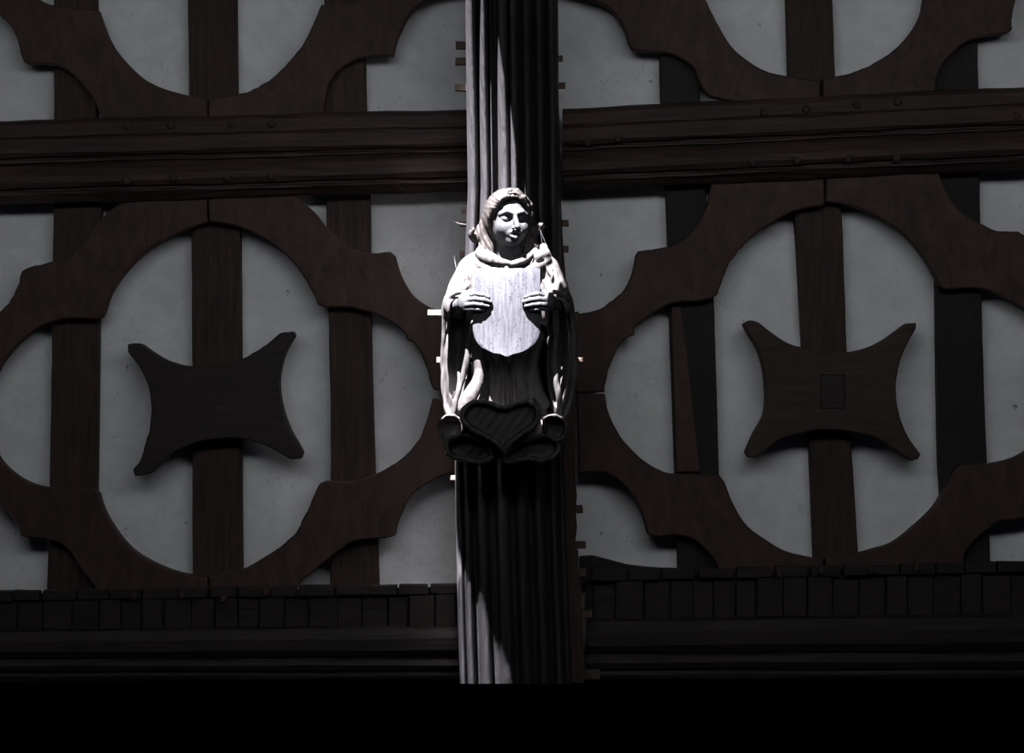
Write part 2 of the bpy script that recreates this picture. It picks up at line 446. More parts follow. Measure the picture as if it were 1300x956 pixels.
# ------------------------------------------------------------------ purlins
def purlin(x0, x1, top, bot, label, heads, top_mid=None):
    t = thing('purlin', W((x0 + x1) / 2, bot(sum((x0, x1)) / 2), 0.02), label, 'beam', 'moulded horizontal beams')
    prof = [(0, .115), (.015, .15), (.06, .165), (.20, .172), (.22, .166), (.24, .174), (.40, .178), (.44, .168), (.455, .152), (.475, .150), (.49, .160), (.51, .160), (.525, .148),
            (.56, .142), (.61, .158), (.68, .172), (.75, .174), (.81, .162), (.835, .145), (.85, .145), (.865, .158), (.885, .160), (.90, .15), (.93, .138), (.97, .125), (1, .112)]
    rows = []
    for f, d in prof:
        ph = random.uniform(0, 6)
        rows.append(((lambda x, f=f, ph=ph: top(x) + (bot(x) - top(x)) * f + .7 * math.sin(x * .021 + ph) + .4 * math.sin(x * .07 + ph)), d))
    xs = [x0 + (x1 - x0) * i / 40 for i in range(41)]
    moulding('beam', xs, rows, M['oak_h'], .107, parent=t, smooth=False)
    for hx, hy in heads:
        # a round peg head, domed
        V, F = [], []
        c = W(hx, hy, .172)
        rr = 5.2 * S
        for k, (r_, d_) in enumerate(((1.0, -.03), (1.0, .004), (.8, .009), (.4, .011))):
            for s in range(14):
                a = 2 * math.pi * s / 14
                q = 1 + .07 * math.sin(3 * a + hx)
                V.append(Vector((c.x + math.cos(a) * rr * r_ * q, c.y - d_, c.z + math.sin(a) * rr * r_ * q)))
        for k in range(3):
            for s in range(14):
                s2 = (s + 1) % 14
                F.append((k * 14 + s, k * 14 + s2, (k + 1) * 14 + s2, (k + 1) * 14 + s))
        F.append(tuple(range(14))); F.append(tuple(range(42, 56)))
        link('peg', V, F, M['oak_v'], parent=t)
    return t


purlin(-110, 597, lambda x: 153 - 14 * x / 590, lambda x: 260 - 17 * x / 590, 'moulded horizontal beam left of the post',
       [(163, 160), (217, 159), (294, 158), (345, 157), (161, 229), (220, 226), (288, 225), (345, 223)])
purlin(714, 1410, lambda x: 138 - 28 * (x - 712) / 588, lambda x: 242 - 27 * (x - 718) / 582, 'moulded horizontal beam right of the post',
       [(746, 181), (785, 176), (970, 143), (1024, 139), (1087, 132), (1140, 129), (1290, 147), (955, 206), (1012, 204), (1078, 202), (1138, 201)])

# ------------------------------------------------------------------ wall plates with their block courses
def plate(x0, x1, top, label, heads):
    t = thing('wall_plate', W((x0 + x1) / 2, 868, .02), label, 'beam', 'moulded beams along the foot of the frame')
    # shaped beam
    prof = [(797, .14), (800, .17), (812, .185), (826, .185), (833, .17), (836, .16), (839, .172), (845, .182), (851, .172), (854, .16), (858, .17), (862, .165), (867, .13)]
    sl = lambda x: (top(x) - 745) * .55
    rows = []
    for y, d in prof:
        ph = random.uniform(0, 6)
        kk = 1 - max(0, (y - 797)) / 70
        rows.append(((lambda x, y=y, ph=ph, kk=kk: y + sl(x) * kk + .6 * math.sin(x * .02 + ph)), d))
    xs = [x0 + (x1 - x0) * i / 36 for i in range(37)]
    moulding('beam', xs, rows, M['plate'], .107, parent=t)
    # backing behind the blocks
    rows = [((lambda x: top(x) + 3), .112), ((lambda x: top(x) + 9), .115), ((lambda x: 798 + sl(x)), .115), ((lambda x: 801 + sl(x)), .112)]
    moulding('backing', xs, rows, M['plate'], .107, parent=t)
    x = x0 + random.uniform(0, 10)
    while x < x1 - 8:                       # thin capping pieces
        w = random.uniform(34, 50)
        e = min(x + w, x1)
        y = top(x + w / 2)
        V, F = box_px(x, y + random.uniform(-1.5, 1), e - random.uniform(1.5, 5), y + 12, .10, .15 + random.uniform(-.006, .006), .7)
        bevel(link('cap_block', V, F, M['plate'], parent=t), .003)
        x += w
    x = x0 + random.uniform(0, 10)
    while x < x1 - 8:                       # upright blocks
        w = random.uniform(26, 38)
        e = min(x + w, x1)
        y = top(x + w / 2)
        V, F = box_px(x, y + 13, e - random.uniform(.6, 2), 797 + sl(x), .10, .136 + random.uniform(-.012, .014), .6)
        bevel(link('block', V, F, M['plate'], parent=t), .003)
        x += w
    for hx, hy in heads:
        V, F = box_px(hx - 4, hy - 5, hx + 4, hy + 5, .12, .165, 1)
        bevel(link('peg', V, F, M['oak_v'], parent=t), .006)
    return t


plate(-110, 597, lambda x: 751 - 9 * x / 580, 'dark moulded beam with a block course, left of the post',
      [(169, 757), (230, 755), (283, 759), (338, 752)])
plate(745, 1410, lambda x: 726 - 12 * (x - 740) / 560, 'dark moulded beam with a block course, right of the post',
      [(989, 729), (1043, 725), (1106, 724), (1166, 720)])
# rubble on top of the right plate next to the post
V, F = [], []
slab('board_end', spline([(736, 707), (752, 706), (772, 711), (800, 718), (840, 722), (854, 722), (854, 745), (736, 745)], 12), .001, .05, M['plate'], chamfer=.8, rough=.8,
     label='ragged dark board end between the post and the plaster, above the right foot beam', cat='board')

# ------------------------------------------------------------------ the post
post = thing('moulded_post', W(652, 868, .1), 'tall moulded oak post streaked with sunlight behind the carved figure', 'post')
# side timber the shaft is planted on
slab('backing_timber', [(600, -70), (604, 250), (600, 600), (598, 868), (742, 868), (739, 800), (737, 740), (733.5, 722), (734, 700), (731, 690), (732.5, 668), (730.5, 650), (732.5, 628),
                        (730, 610), (731, 590), (728, 500), (722, 400), (714, 300), (712, 240), (710, 160), (708, -70)],
     .009, .30, M['oak_v'], chamfer=2, rough=.6, parent=post)


def shaft():
    # measured arrises across the face: (fraction of width, depth) upper and lower
    def prof(rolls, n=150):
        xs = np.linspace(0, 1, n)
        dd = np.full(n, .30)
        vv = .368 + .086 * (1 - np.abs(xs - .5) * 2) ** .8     # body swells to the middle
        for i, x in enumerate(xs):
            best = vv[i] - .052
            for c, r, p in rolls:
                q = abs(x - c) / r
                if q < 1:
                    best = max(best, vv[i] - .052 + (p + .022) * math.sqrt(1 - q * q))
            dd[i] = best
        # fillets: little square steps beside the rolls
        return xs, dd
    up = [(.06, .062, .036), (.19, .055, .034), (.265, .014, .016), (.40, .065, .036), (.52, .055, .036), (.66, .055, .034), (.80, .055, .034), (.94, .062, .036)]
    lo = [(.03, .036, .034), (.105, .040, .034), (.24, .055, .034), (.43, .065, .04), (.60, .06, .036), (.76, .055, .034), (.895, .045, .034), (.97, .036, .034)]
    xs, du = prof(up); _, dl = prof(lo)
    L = [(-70, 590.5), (0, 591), (120, 592), (240, 594), (330, 590), (590, 577.5), (680, 579), (780, 581), (868, 584)]
    R = [(-70, 706), (0, 708), (240, 711), (330, 712), (590, 716), (868, 726)]

    def lerp(T, y):
        for (a, b), (c, d) in zip(T, T[1:]):
            if y <= c:
                return b + (d - b) * (y - a) / (c - a)
        return T[-1][1]
    ys = list(np.arange(-70, 868, 14)) + [868]
    V, F = [], []
    n = len(xs)
    for y in ys:
        t = min(1, max(0, (y - 300) / 250)); t = t * t * (3 - 2 * t)
        l, r = lerp(L, y), lerp(R, y)
        # the shaft sweeps gently outwards as it climbs, as an arch springing does
        a = max(0.0, 360 - y) * S
        sweep = .03 * a + .195 * a * a
        for i in range(n):
            d = du[i] * (1 - t) + dl[i] * t + sweep + .0008 * math.sin(y * .03 + i * .2)
            if i in (0, n - 1): d -= .012
            V.append(W(l + (r - l) * xs[i], y, d))
        for e in (n - 1, 0):
            x = l if e == 0 else r
            w = W(x, y, .33); V.append(Vector((w.x, -.20, w.z)))
    k = n + 2
    for j in range(len(ys) - 1):
        for i in range(k):
            i2 = (i + 1) % k
            F.append((j * k + i, j * k + i2, (j + 1) * k + i2, (j + 1) * k + i))
    F.append(tuple(range(k))); F.append(tuple(range((len(ys) - 1) * k, len(ys) * k))[::-1])
    o = link('shaft', V, F, M['post'], parent=post)
    return o


shaft()


def side_peg(x0, x1, y, h, d, m=None):
    V, F = box_px(x0, y - h / 2, x1, y + h / 2, d - h * .5 * S, d + h * .5 * S, .5)
    bevel(link('peg', V, F, m or M['peg'], parent=post), .002)


for (a, b, y, h, d) in ((578.5, 600, 57, 9, .30), (578, 600, 77.5, 9, .30), (577.5, 600, 111, 9, .30), (586, 602, 266, 8, .28), (583, 602, 284, 8, .28), (584, 602, 323, 9, .28),
                        (543, 600, 397, 8, .41), (554, 600, 457, 7, .41), (572, 590, 607, 6, .31),
                        (700, 714.5, 74, 7.5, .22), (700, 718, 108, 7.5, .22), (700, 722, 283, 8.5, .22), (700, 722, 316, 8.5, .22),
                        (700, 735, 398, 5, .37), (706, 742, 457, 6, .37),
                        (715, 740, 647, 10, .22), (718, 744, 692, 9, .22), (720, 744, 727, 10, .22), (735, 752, 780, 9, .22), (737, 762, 857, 12, .22)):
    side_peg(a, b, y, h, d)
for (x, y) in ((691, 52), (697, 95), (699, 325)):
    V, F = box_px(x - 6, y - 3.5, x + 6, y + 3.5, .30, .395, .5)
    bevel(link('peg', V, F, M['peg'], parent=post), .002)

# ------------------------------------------------------------------ carved figure: distance fields, surface nets
def P3(px, py, w):
    f = 1 - w * K / (D - ROOT_D)
    return np.array([650 + (px - 650) * f, 478 + (py - 478) * f, w], dtype=np.float32)


def ell(p, c, r):
    q = p - P3(*c); r = np.array(r, dtype=np.float32)
    k0 = np.sqrt(((q / r) ** 2).sum(-1)); k1 = np.sqrt(((q / (r * r)) ** 2).sum(-1)) + 1e-6
    return k0 * (k0 - 1) / k1


def caps(p, a, b, ra, rb, flat=1.0):
    a = P3(*a); b = P3(*b); ab = b - a
    q = p - a
    t = np.clip((q @ ab) / float(ab @ ab), 0, 1)
    e = q - t[:, None] * ab
    if flat != 1.0: e = e * np.array([1, 1, flat], dtype=np.float32)
    return np.sqrt((e ** 2).sum(-1)) - (ra + (rb - ra) * t)


def smin(a, b, k):
    h = np.clip(.5 + .5 * (b - a) / k, 0, 1)
    return b * (1 - h) + a * h - k * h * (1 - h)


def smax(a, b, k):
    return -smin(-a, -b, k)


def chain(p, pts, k=2.0):
    """pts: [(px,py,w,r)...]"""
    d = None
    if len(pts) > 3 and k >= 2:                      # round the run of points off into a flowing line
        out = []
        n = len(pts)
        for i in range(n - 1):
            p0, p1, p2, p3 = (np.array(pts[max(0, min(n - 1, j))], dtype=float) for j in (i - 1, i, i + 1, i + 2))
            for t in (0, .5):
                out.append(tuple(.5 * (2 * p1 + (p2 - p0) * t + (2 * p0 - 5 * p1 + 4 * p2 - p3) * t * t + (3 * p1 - p0 - 3 * p2 + p3) * t ** 3)))
        out.append(tuple(pts[-1])); pts = out; k = .25
    for a, b in zip(pts, pts[1:]):
        q = caps(p, a[:3], b[:3], a[3], b[3])
        d = q if d is None else smin(d, q, k)
    return d


def poly2(p, pts):
    """signed 2-D distance to an outline in (u, v)"""
    V = np.array(pts, dtype=np.float32); n = len(V)
    x, y = p[:, 0], p[:, 1]
    d = np.full(len(p), 1e12, dtype=np.float32); s = np.ones(len(p), dtype=np.float32)
    for i in range(n):
        a = V[i]; b = V[i - 1]
        ex, ey = b - a
        wx, wy = x - a[0], y - a[1]
        t = np.clip((wx * ex + wy * ey) / (ex * ex + ey * ey), 0, 1)
        bx, by = wx - ex * t, wy - ey * t
        d = np.minimum(d, bx * bx + by * by)
        c1 = y >= a[1]; c2 = y < b[1]; c3 = ex * wy > ey * wx
        flip = (c1 & c2 & c3) | (~c1 & ~c2 & ~c3)
        s = np.where(flip, -s, s)
    return s * np.sqrt(d)


def carve(f, lo, hi, h):
    """sample f in the box and return the surface (verts, quads)"""
    B = 8
    lo = np.array(lo, dtype=np.float32); hi = np.array(hi, dtype=np.float32)
    nb = np.ceil((hi - lo) / (h * B)).astype(int)
    g = np.stack(np.meshgrid(*[np.arange(n) for n in nb], indexing='ij'), -1).reshape(-1, 3)
    c = lo + (g + .5) * B * h
    fc = f(c.astype(np.float32))
    act = np.abs(fc) < B * h * .87 * 1.7 + 3
    F = np.repeat(np.repeat(np.repeat(np.where(fc < 0, -9., 9.).reshape(nb).astype(np.float32), B, 0), B, 1), B, 2)
    off = np.stack(np.meshgrid(*[np.arange(B)] * 3, indexing='ij'), -1).reshape(-1, 3)
    ga = g[act]
    CH = 400
    for s in range(0, len(ga), CH):
        gi = ga[s:s + CH][:, None, :] * B + off[None]
        pts = (lo + gi.reshape(-1, 3) * h).astype(np.float32)
        v = f(pts)
        gi = gi.reshape(-1, 3)
        F[gi[:, 0], gi[:, 1], gi[:, 2]] = v
    F[0] = F[-1] = 9; F[:, 0] = F[:, -1] = 9; F[:, :, 0] = F[:, :, -1] = 9
    I = F < 0
    cnt = np.zeros(tuple(s - 1 for s in F.shape), dtype=np.int8)
    for a in (0, 1):
        for b in (0, 1):
            for e in (0, 1):
                cnt += I[a:a + cnt.shape[0], b:b + cnt.shape[1], e:e + cnt.shape[2]]
    cells = np.argwhere((cnt > 0) & (cnt < 8))
    idx = np.full(cnt.shape, -1, dtype=np.int64); idx[tuple(cells.T)] = np.arange(len(cells))
    acc = np.zeros((len(cells), 3)); num = np.zeros(len(cells))
    cor = [(a, b, e) for a in (0, 1) for b in (0, 1) for e in (0, 1)]
    for a in cor:
        for ax in range(3):
            if a[ax]: continue
            b = list(a); b[ax] = 1
            va = F[tuple((cells + a).T)]; vb = F[tuple((cells + b).T)]
            m = (va < 0) != (vb < 0)
            t = np.where(m, va / np.where(m, va - vb, 1), 0)
            pos = np.array(a, dtype=float)[None].repeat(len(cells), 0); pos[:, ax] += t
            acc += pos * m[:, None]; num += m
    verts = lo + (cells + acc / num[:, None]) * h
    quads = []
    for ax in range(3):
        A = np.moveaxis(I, ax, 0); m = A[:-1] != A[1:]
        e = np.argwhere(m)
        e2 = np.zeros_like(e); o = [i for i in range(3) if i != ax]
        full = np.zeros((len(e), 3), dtype=int); full[:, ax] = e[:, 0]; full[:, o[0]] = e[:, 1]; full[:, o[1]] = e[:, 2]
        ok = (full[:, o[0]] > 0) & (full[:, o[1]] > 0) & (full[:, o[0]] < cnt.shape[o[0]]) & (full[:, o[1]] < cnt.shape[o[1]])
        full = full[ok]
        u = np.zeros(3, dtype=int); v = np.zeros(3, dtype=int); u[o[0]] = 1; v[o[1]] = 1
        q = np.stack([idx[tuple(full.T)], idx[tuple((full - u).T)], idx[tuple((full - u - v).T)], idx[tuple((full - v).T)]], 1)
        sgn = I[tuple(full.T)] ^ (ax == 1)
        q[sgn] = q[sgn][:, ::-1]
        quads.append(q)
    return verts, np.concatenate(quads)


figure = thing('carved_figure', ((645 - 650) * K, -ROOT_D, ZC - (590 - 478) * K),
               'sunlit carved wooden robed figure holding a shield against the post', 'statue')


def carved(name, f, lo, hi, h, m, parent, label=None, smooth_it=1):
    v, q = carve(f, lo, hi, h)
    X = np.empty_like(v)
    X[:, 0] = (v[:, 0] - 650) * K; X[:, 1] = -ROOT_D - v[:, 2] * K; X[:, 2] = ZC - (v[:, 1] - 478) * K
    base = np.array(parent['_base'])
    X -= base
    me = bpy.data.meshes.new(name)
    me.vertices.add(len(X)); me.vertices.foreach_set('co', X.astype(np.float32).ravel())
    me.loops.add(q.size); me.loops.foreach_set('vertex_index', q.astype(np.int32).ravel())
    me.polygons.add(len(q)); me.polygons.foreach_set('loop_start', np.arange(0, q.size, 4, dtype=np.int32))
    me.polygons.foreach_set('loop_total', np.full(len(q), 4, dtype=np.int32))
    me.update(calc_edges=True); me.validate()
    bm = bmesh.new(); bm.from_mesh(me); bmesh.ops.recalc_face_normals(bm, faces=bm.faces)
    for _ in range(smooth_it):
        bmesh.ops.smooth_vert(bm, verts=bm.verts, factor=.5, use_axis_x=True, use_axis_y=True, use_axis_z=True)
    bm.to_mesh(me); bm.free()
    me.polygons.foreach_set('use_smooth', np.ones(len(me.polygons), dtype=bool))
    me.materials.append(m)
    o = bpy.data.objects.new(name, me); COL.objects.link(o); o.parent = parent
    o['_base'] = [float(x) for x in base]
    if label: o['label'] = label
    return o


def noise(p, s, seed=0.0):
    return (np.sin(p[:, 0] * s + seed) * np.cos(p[:, 1] * s * .8 + seed * 2) + np.sin(p[:, 2] * s * 1.1 + p[:, 1] * s * .5 + seed * 3)) * .5


def turned(p, deg):
    """coordinates in which the head, turned by deg about its own axis, faces the front"""
    a = math.radians(deg); q = p.copy()
    dx, dw = p[:, 0] - 644, p[:, 2] - 34
    q[:, 0] = 644 + dx * math.cos(a) - dw * math.sin(a)
    q[:, 2] = 34 + dx * math.sin(a) + dw * math.cos(a)
    return q


# --- the body: head, neck, arms and hands in one surface
def f_body(p):
    p0 = p
    p = turned(p, 17)
    d = ell(p, (644, 278, 38), (24.5, 33, 29))
    d = smin(d, ell(p, (644, 290, 47), (19.5, 22, 20)), 6)
    d = smin(d, ell(p, (644, 305, 57), (8.5, 7, 8)), 5)                        # chin
    for s in (-1, 1):
        d = smin(d, ell(p, (644 + s * 12, 289, 57), (7.5, 8, 7)), 5)            # cheeks
    # brow
    d = smin(d, chain(p, [(627, 272, 59, 2.6), (634, 268.5, 65, 3), (642, 271, 67, 2.4)], 1), 3)
    d = smin(d, chain(p, [(646, 271, 67, 2.4), (654, 268.5, 65, 3), (661, 272, 59, 2.6)], 1), 3)
    # sockets
    for s in (-1, 1):
        d = smax(d, -ell(p, (644 + s * 10.5, 277.5, 69), (7.8, 6.3, 9.2)), 2.2)
    # lids: full, cast down
    for s in (-1, 1):
        c = 644 + s * 10.5
        d = smin(d, ell(p, (c, 277.8, 59), (6.4, 4.8, 5.2)), .8)
        cut = chain(p, [(c - 5.5, 279.8, 62.6, .8), (c, 281.6, 64.4, 1.2), (c + 5.5, 279.8, 62.6, .8)], .5)
        d = smax(d, -cut, .7)
        d = smin(d, chain(p, [(c - 6, 282, 60.5, 1.0), (c, 284.6, 62.6, 1.1), (c + 6, 282, 60.5, 1.0)], .5), .9)
    # nose
    d = smin(d, chain(p, [(644, 271, 66, 2.2), (644, 280, 71, 2.7), (644.5, 287.5, 76, 3.4)], 2), 2.2)
    for s in (-1, 1):
        d = smin(d, ell(p, (644.3 + s * 4, 289, 71.5), (2.7, 2.5, 3)), 1.4)
        d = smax(d, -ell(p, (644.3 + s * 2.4, 291.6, 72.5), (1.3, 1.4, 1.8)), .8)
    # mouth
    d = smin(d, ell(p, (644, 296, 62), (9.5, 6, 6.5)), 3)
    d = smax(d, -chain(p, [(637, 297, 68.5, .8), (640.5, 296.6, 70.0, 2.0), (648, 296.6, 70.0, 2.0), (651.5, 297, 68.5, .8)], .6), .7)
    d = smin(d, chain(p, [(637.5, 295, 66.5, 1.1), (642, 293.4, 69.3, 1.8), (644.3, 294, 69.6, 1.5), (646.5, 293.4, 69.3, 1.8), (651, 295, 66.5, 1.1)], .6), .9)
    d = smin(d, chain(p, [(638.5, 299.6, 66.3, 1.1), (644.3, 301.2, 69.2, 2.3), (650, 299.6, 66.3, 1.1)], .6), .9)
    # neck, chest
    p = p0
    d = smin(d, caps(p, (645, 298, 34), (646, 334, 22), 15, 19), 5)
    d = smin(d, ell(p, (645, 372, 14), (46, 52, 26)), 10)
    # arms inside the sleeves
    d = smin(d, chain(p, [(608, 345, 16, 15), (584, 392, 26, 12), (580, 389, 52, 8.5), (584, 386, 68, 7)], 5), 6)
    d = smin(d, chain(p, [(686, 345, 16, 15), (706, 392, 26, 12), (707, 389, 52, 8.5), (702, 386, 68, 7)], 5), 6)
    # hands: palm at the shield's edge, four unequal fingers over its face, thumb behind
    for s, ox in ((1, 0.0), (-1, 1287.0)):
        X = lambda x: ox + s * x if s == -1 else x
        d = smin(d, ell(p, (X(590), 383, 77), (9, 11.5, 7)), 4)
        fingers = [[(594, 375.5, 82, 3.2), (604, 373.0, 89, 3.0), (613, 374.5, 91, 2.7), (620, 377.5, 90, 2.2)],
                   [(592, 381, 83, 3.3), (603, 379.3, 91, 3.1), (614, 380.6, 93, 2.8), (623, 383.2, 91.5, 2.2)],
                   [(591, 387, 83, 3.2), (602, 385.8, 90.5, 3.0), (612, 386.8, 92, 2.7), (620, 388.6, 91, 2.2)],
                   [(590, 392.3, 80, 2.9), (600, 391.8, 87.5, 2.7), (607, 392.6, 89.5, 2.4), (613.5, 393.8, 89, 1.9)]]
        fd = None
        for fg in fingers:
            q = chain(p, [(X(a), b, w - 6.0 * min(1, (a - 588) / 8), r) for a, b, w, r in fg], 1.0)
            fd = q if fd is None else np.minimum(fd, q)
        d = smin(d, fd, 1.2)
        d = smin(d, chain(p, [(X(588), 376, 72, 4.2), (X(596), 371, 69, 3.4), (X(605), 369, 70, 2.6)], 1.5), 2)
    return d


carved('body', f_body, (556, 236, -14), (734, 430, 100), .62, M['carving'], figure)


# --- hair: parted waves with a rolled front edge, falling to two outward curls
def f_hair(p):
    t = turned(p, 17)
    x, y = p[:, 0], p[:, 1]
    d = ell(p, (643.5, 274, 33), (30, 34.5, 30))
    ang = np.arctan2(y - 270, x - 644)
    d = smax(d, -ell(t, (644, 286, 70), (22, 30, 36)), 2.5)          # hollow for the face
    band = [(619, 282, 44, 4.5), (618, 270, 51, 5), (622.5, 259, 57, 5), (631, 251, 61, 4.6), (642, 248, 62.5, 4.2), (646, 247, 62.5, 4.2), (656, 251, 61, 4.8), (665, 259, 57, 5), (670, 270, 51, 5), (669, 283, 44, 4.5)]
    bd = chain(t, band, 2)
    d = smin(d, bd - .45 * np.sin(x * .33 * np.sign(x - 645) + y * .4), 1.5)
    d = smin(d, chain(t, [(633, 247, 56, 3), (640, 242.5, 56, 4), (650, 243, 56, 4), (657, 248, 55, 3)], 1), 1.5)
    # deep crevices between the rolled front locks and the crown
    for c in ([(624, 263, 60, 1.0), (629, 255, 64, 1.9), (637, 251.5, 67, 1.6)], [(634, 247.5, 63, 1.0), (641, 246.5, 66, 1.8), (648, 248, 67, 1.4), (653, 250.5, 67, 1.0)],
              [(659, 251, 64, 1.0), (665, 258, 62, 1.8), (669, 267, 57, 1.2)], [(619, 268, 58, 1.0), (617.5, 276, 53, 1.8), (618, 284, 48, 1.0)]):
        d = smax(d, -chain(t, c, 1), 1.2)
    # falling waves
    L = [[(619, 278, 30, 7.5), (615, 290, 26, 9.5), (609, 299, 25, 8.5), (602, 303, 28, 5.2), (597.5, 297, 34, 3.6), (601, 291.5, 37, 2.8)],
         [(623, 288, 28, 8), (619, 303, 26, 9), (614, 315, 26, 8)],
         [(628, 298, 28, 8), (625, 312, 28, 8), (622, 324, 28, 7)],
         [(669, 278, 30, 7.5), (673, 286, 26, 9.5), (680, 291, 26, 8), (686.5, 291, 32, 4.6), (687, 286, 37, 3.8)],
         [(666, 288, 28, 8), (670, 303, 26, 9), (676, 313, 26, 8)],
         [(661, 298, 28, 8), (664, 312, 28, 8), (667, 323, 28, 7)]]
    for c in L:
        d = smin(d, chain(p, c, 2), 3.5)
    d = smin(d, ell(p, (644, 300, 20), (38, 26, 16)), 6)
    g = np.sin(x * 1.15 + .42 * (y - 280) * np.sign(x - 644) + 1.6 * np.sin(y * .13) + .8 * np.sin(x * .31))
    below = np.clip((y - 266) / 14, 0, 1)
    g2 = np.sin(ang * 26 + .1 * p[:, 2])
    return d - (.42 * g * below + .2 * g2 * (1 - below))


carved('hair', f_hair, (586, 230, -12), (702, 340, 76), .66, M['hair'], figure)


# --- cloak: shoulders, collar folds and the two hanging sleeves
def f_cloak(p):
    x, y, w = p[:, 0], p[:, 1], p[:, 2]
    d = caps(p, (645, 342, 16), (645, 425, 10), 36, 46, 1.35)
    # shoulders and upper sleeves
    ls = chain(p, [(622, 334, 18, 21), (603, 346, 22, 23), (586, 386, 28, 23.5), (583, 400, 26, 21)], 6)
    rs = chain(p, [(670, 334, 18, 21), (690, 346, 22, 22), (704, 386, 28, 23), (706, 400, 26, 21)], 6)
    d = smin(d, ls, 8); d = smin(d, rs, 8)
    # sleeve mouths reaching forward to the wrists
    d = smin(d, chain(p, [(580, 392, 30, 18), (578, 389, 54, 14)], 4), 6)
    d = smin(d, chain(p, [(709, 392, 30, 18), (710, 389, 54, 14)], 4), 6)
    # hanging sleeves
    lh = ell(p, (578, 456, 18), (17, 80, 30)); rh = ell(p, (712, 456, 18), (19, 80, 30))
    d = smin(d, lh, 6); d = smin(d, rh, 6)
    # openings of the sleeves
    d = smax(d, -ell(p, (580.5, 452, 50), (12.5, 72, 36)), 2)
    d = smax(d, -ell(p, (708.5, 452, 50), (13.5, 72, 36)), 2)
    d = smax(d, -chain(p, [(581, 396, 50, 9.5), (582, 388, 74, 11)], 3), 2)
    d = smax(d, -chain(p, [(707, 396, 50, 9.5), (706, 388, 74, 11)], 3), 2)
    # rolled rims
    lr = chain(p, [(593, 372, 66, 2.6), (580, 371, 66, 3.0), (568, 383, 58, 3.2), (564, 404, 46, 2.8), (562.5, 440, 36, 2.8), (562, 480, 32, 2.8), (566, 514, 30, 3.2), (572, 532, 34, 4.2)], 2)
    li = chain(p, [(600, 410, 42, 3.2), (597, 425, 42, 4.6), (593.5, 452, 42, 4.2), (587, 482, 40, 3.8), (579, 508, 38, 3.4), (573, 532, 34, 3.6)], 2)
    rr = chain(p, [(696, 371, 66, 2.6), (709, 371, 66, 3.0), (720, 382, 58, 3.2), (726, 404, 46, 3.2), (729, 440, 38, 3.4), (729, 480, 34, 3.4), (724, 512, 32, 3.8), (714, 532, 34, 4.2)], 2)
    ri = chain(p, [(698, 376, 64, 3.0), (704, 388, 64, 3.4), (706, 404, 58, 4), (706.5, 425, 50, 3.4), (705, 452, 42, 3.4), (706, 482, 40, 4), (710, 508, 38, 3.6), (713, 532, 34, 3.6)], 2)
    for q in (lr, li, rr, ri):
        d = smin(d, q, 2)
    # big folds thrown over the upper arms
    d = smin(d, chain(p, [(612, 336, 38, 5), (598, 350, 44, 6), (588, 366, 48, 5), (578, 372, 52, 3)], 3), 4)
    d = smin(d, chain(p, [(606, 344, 42, 3), (604, 362, 52, 4), (602, 374, 58, 2.5)], 2), 3)
    d = smin(d, chain(p, [(684, 338, 38, 6), (698, 352, 44, 7), (712, 372, 48, 6), (722, 388, 50, 3)], 3), 4)
    d = smin(d, chain(p, [(690, 350, 46, 3), (697, 364, 52, 4.5), (706, 374, 58, 3)], 2), 3)
    d = smax(d, -chain(p, [(592, 346, 48, 1.5), (592, 356, 52, 4.4), (597, 369, 58, 2.5)], 1), 1.6)
    d = smax(d, -chain(p, [(690, 340, 46, 3), (693, 352, 50, 6), (695, 368, 56, 5.5)], 1), 1.6)
    d = smax(d, -chain(p, [(703, 344, 42, 1.5), (706, 356, 50, 4.2), (701, 372, 58, 4)], 1), 1.6)
    d = smax(d, -chain(p, [(709, 372, 60, 2), (717, 378, 58, 5), (726, 393, 50, 4)], 1), 1.6)
    # collar: a soft cowl, one flap falling each side, crumpled
    d = smin(d, chain(p, [(611, 316, 34, 5), (610, 322, 42, 7), (620, 327, 51, 8.5), (632, 332, 56, 6), (645, 334, 56, 3.5)], 3), 3)
    d = smin(d, chain(p, [(690, 314, 32, 5), (691, 322, 40, 7), (682, 326, 46, 6)], 3), 3)
    d = smin(d, chain(p, [(680, 318, 44, 3.4), (672, 325, 51, 3.6), (664, 331, 55, 4.2), (650, 335, 56, 3.6)], 2), 2)
    d = smin(d, chain(p, [(602, 330, 36, 6), (616, 339, 48, 6), (630, 343, 55, 5), (650, 346, 57, 4)], 3), 4)
    d = smin(d, chain(p, [(694, 330, 38, 6), (682, 338, 48, 6), (668, 344, 55, 4)], 3), 4)
    d = smax(d, -chain(p, [(612, 331, 48, 1.2), (624, 336.5, 58, 2.4), (640, 340, 62, 2.2)], 1), 1.5)
    d = smax(d, -chain(p, [(690, 331, 46, 1.2), (678, 334, 55, 2.6), (668, 339, 60, 1.6)], 1), 1.5)
    # vertical folds on the breast peeping over the shield
    for x0 in (620, 634, 648, 661, 674):
        d = smin(d, chain(p, [(x0, 341, 50, 2.2), (x0 + 1, 350, 57, 3.6), (x0 + 2, 372, 60, 3.4)], 2), 4)
    # hollow at the neck
    d = smax(d, -ell(p, (646, 311, 40), (27, 15, 24)), 2)
    d = smax(d, -caps(p, (646, 290, 24), (646, 330, 18), 24, 20), 1)
    # back cut off on the post
    d = d - .45 * noise(p, .35, 1.3) - .35 * np.sin(x * .8 + .15 * y) * np.clip((y - 340) / 30, 0, 1)
    return np.maximum(d, -16 - w)


carved('cloak', f_cloak, (552, 302, -20), (742, 546, 80), .72, M['drapery'], figure)


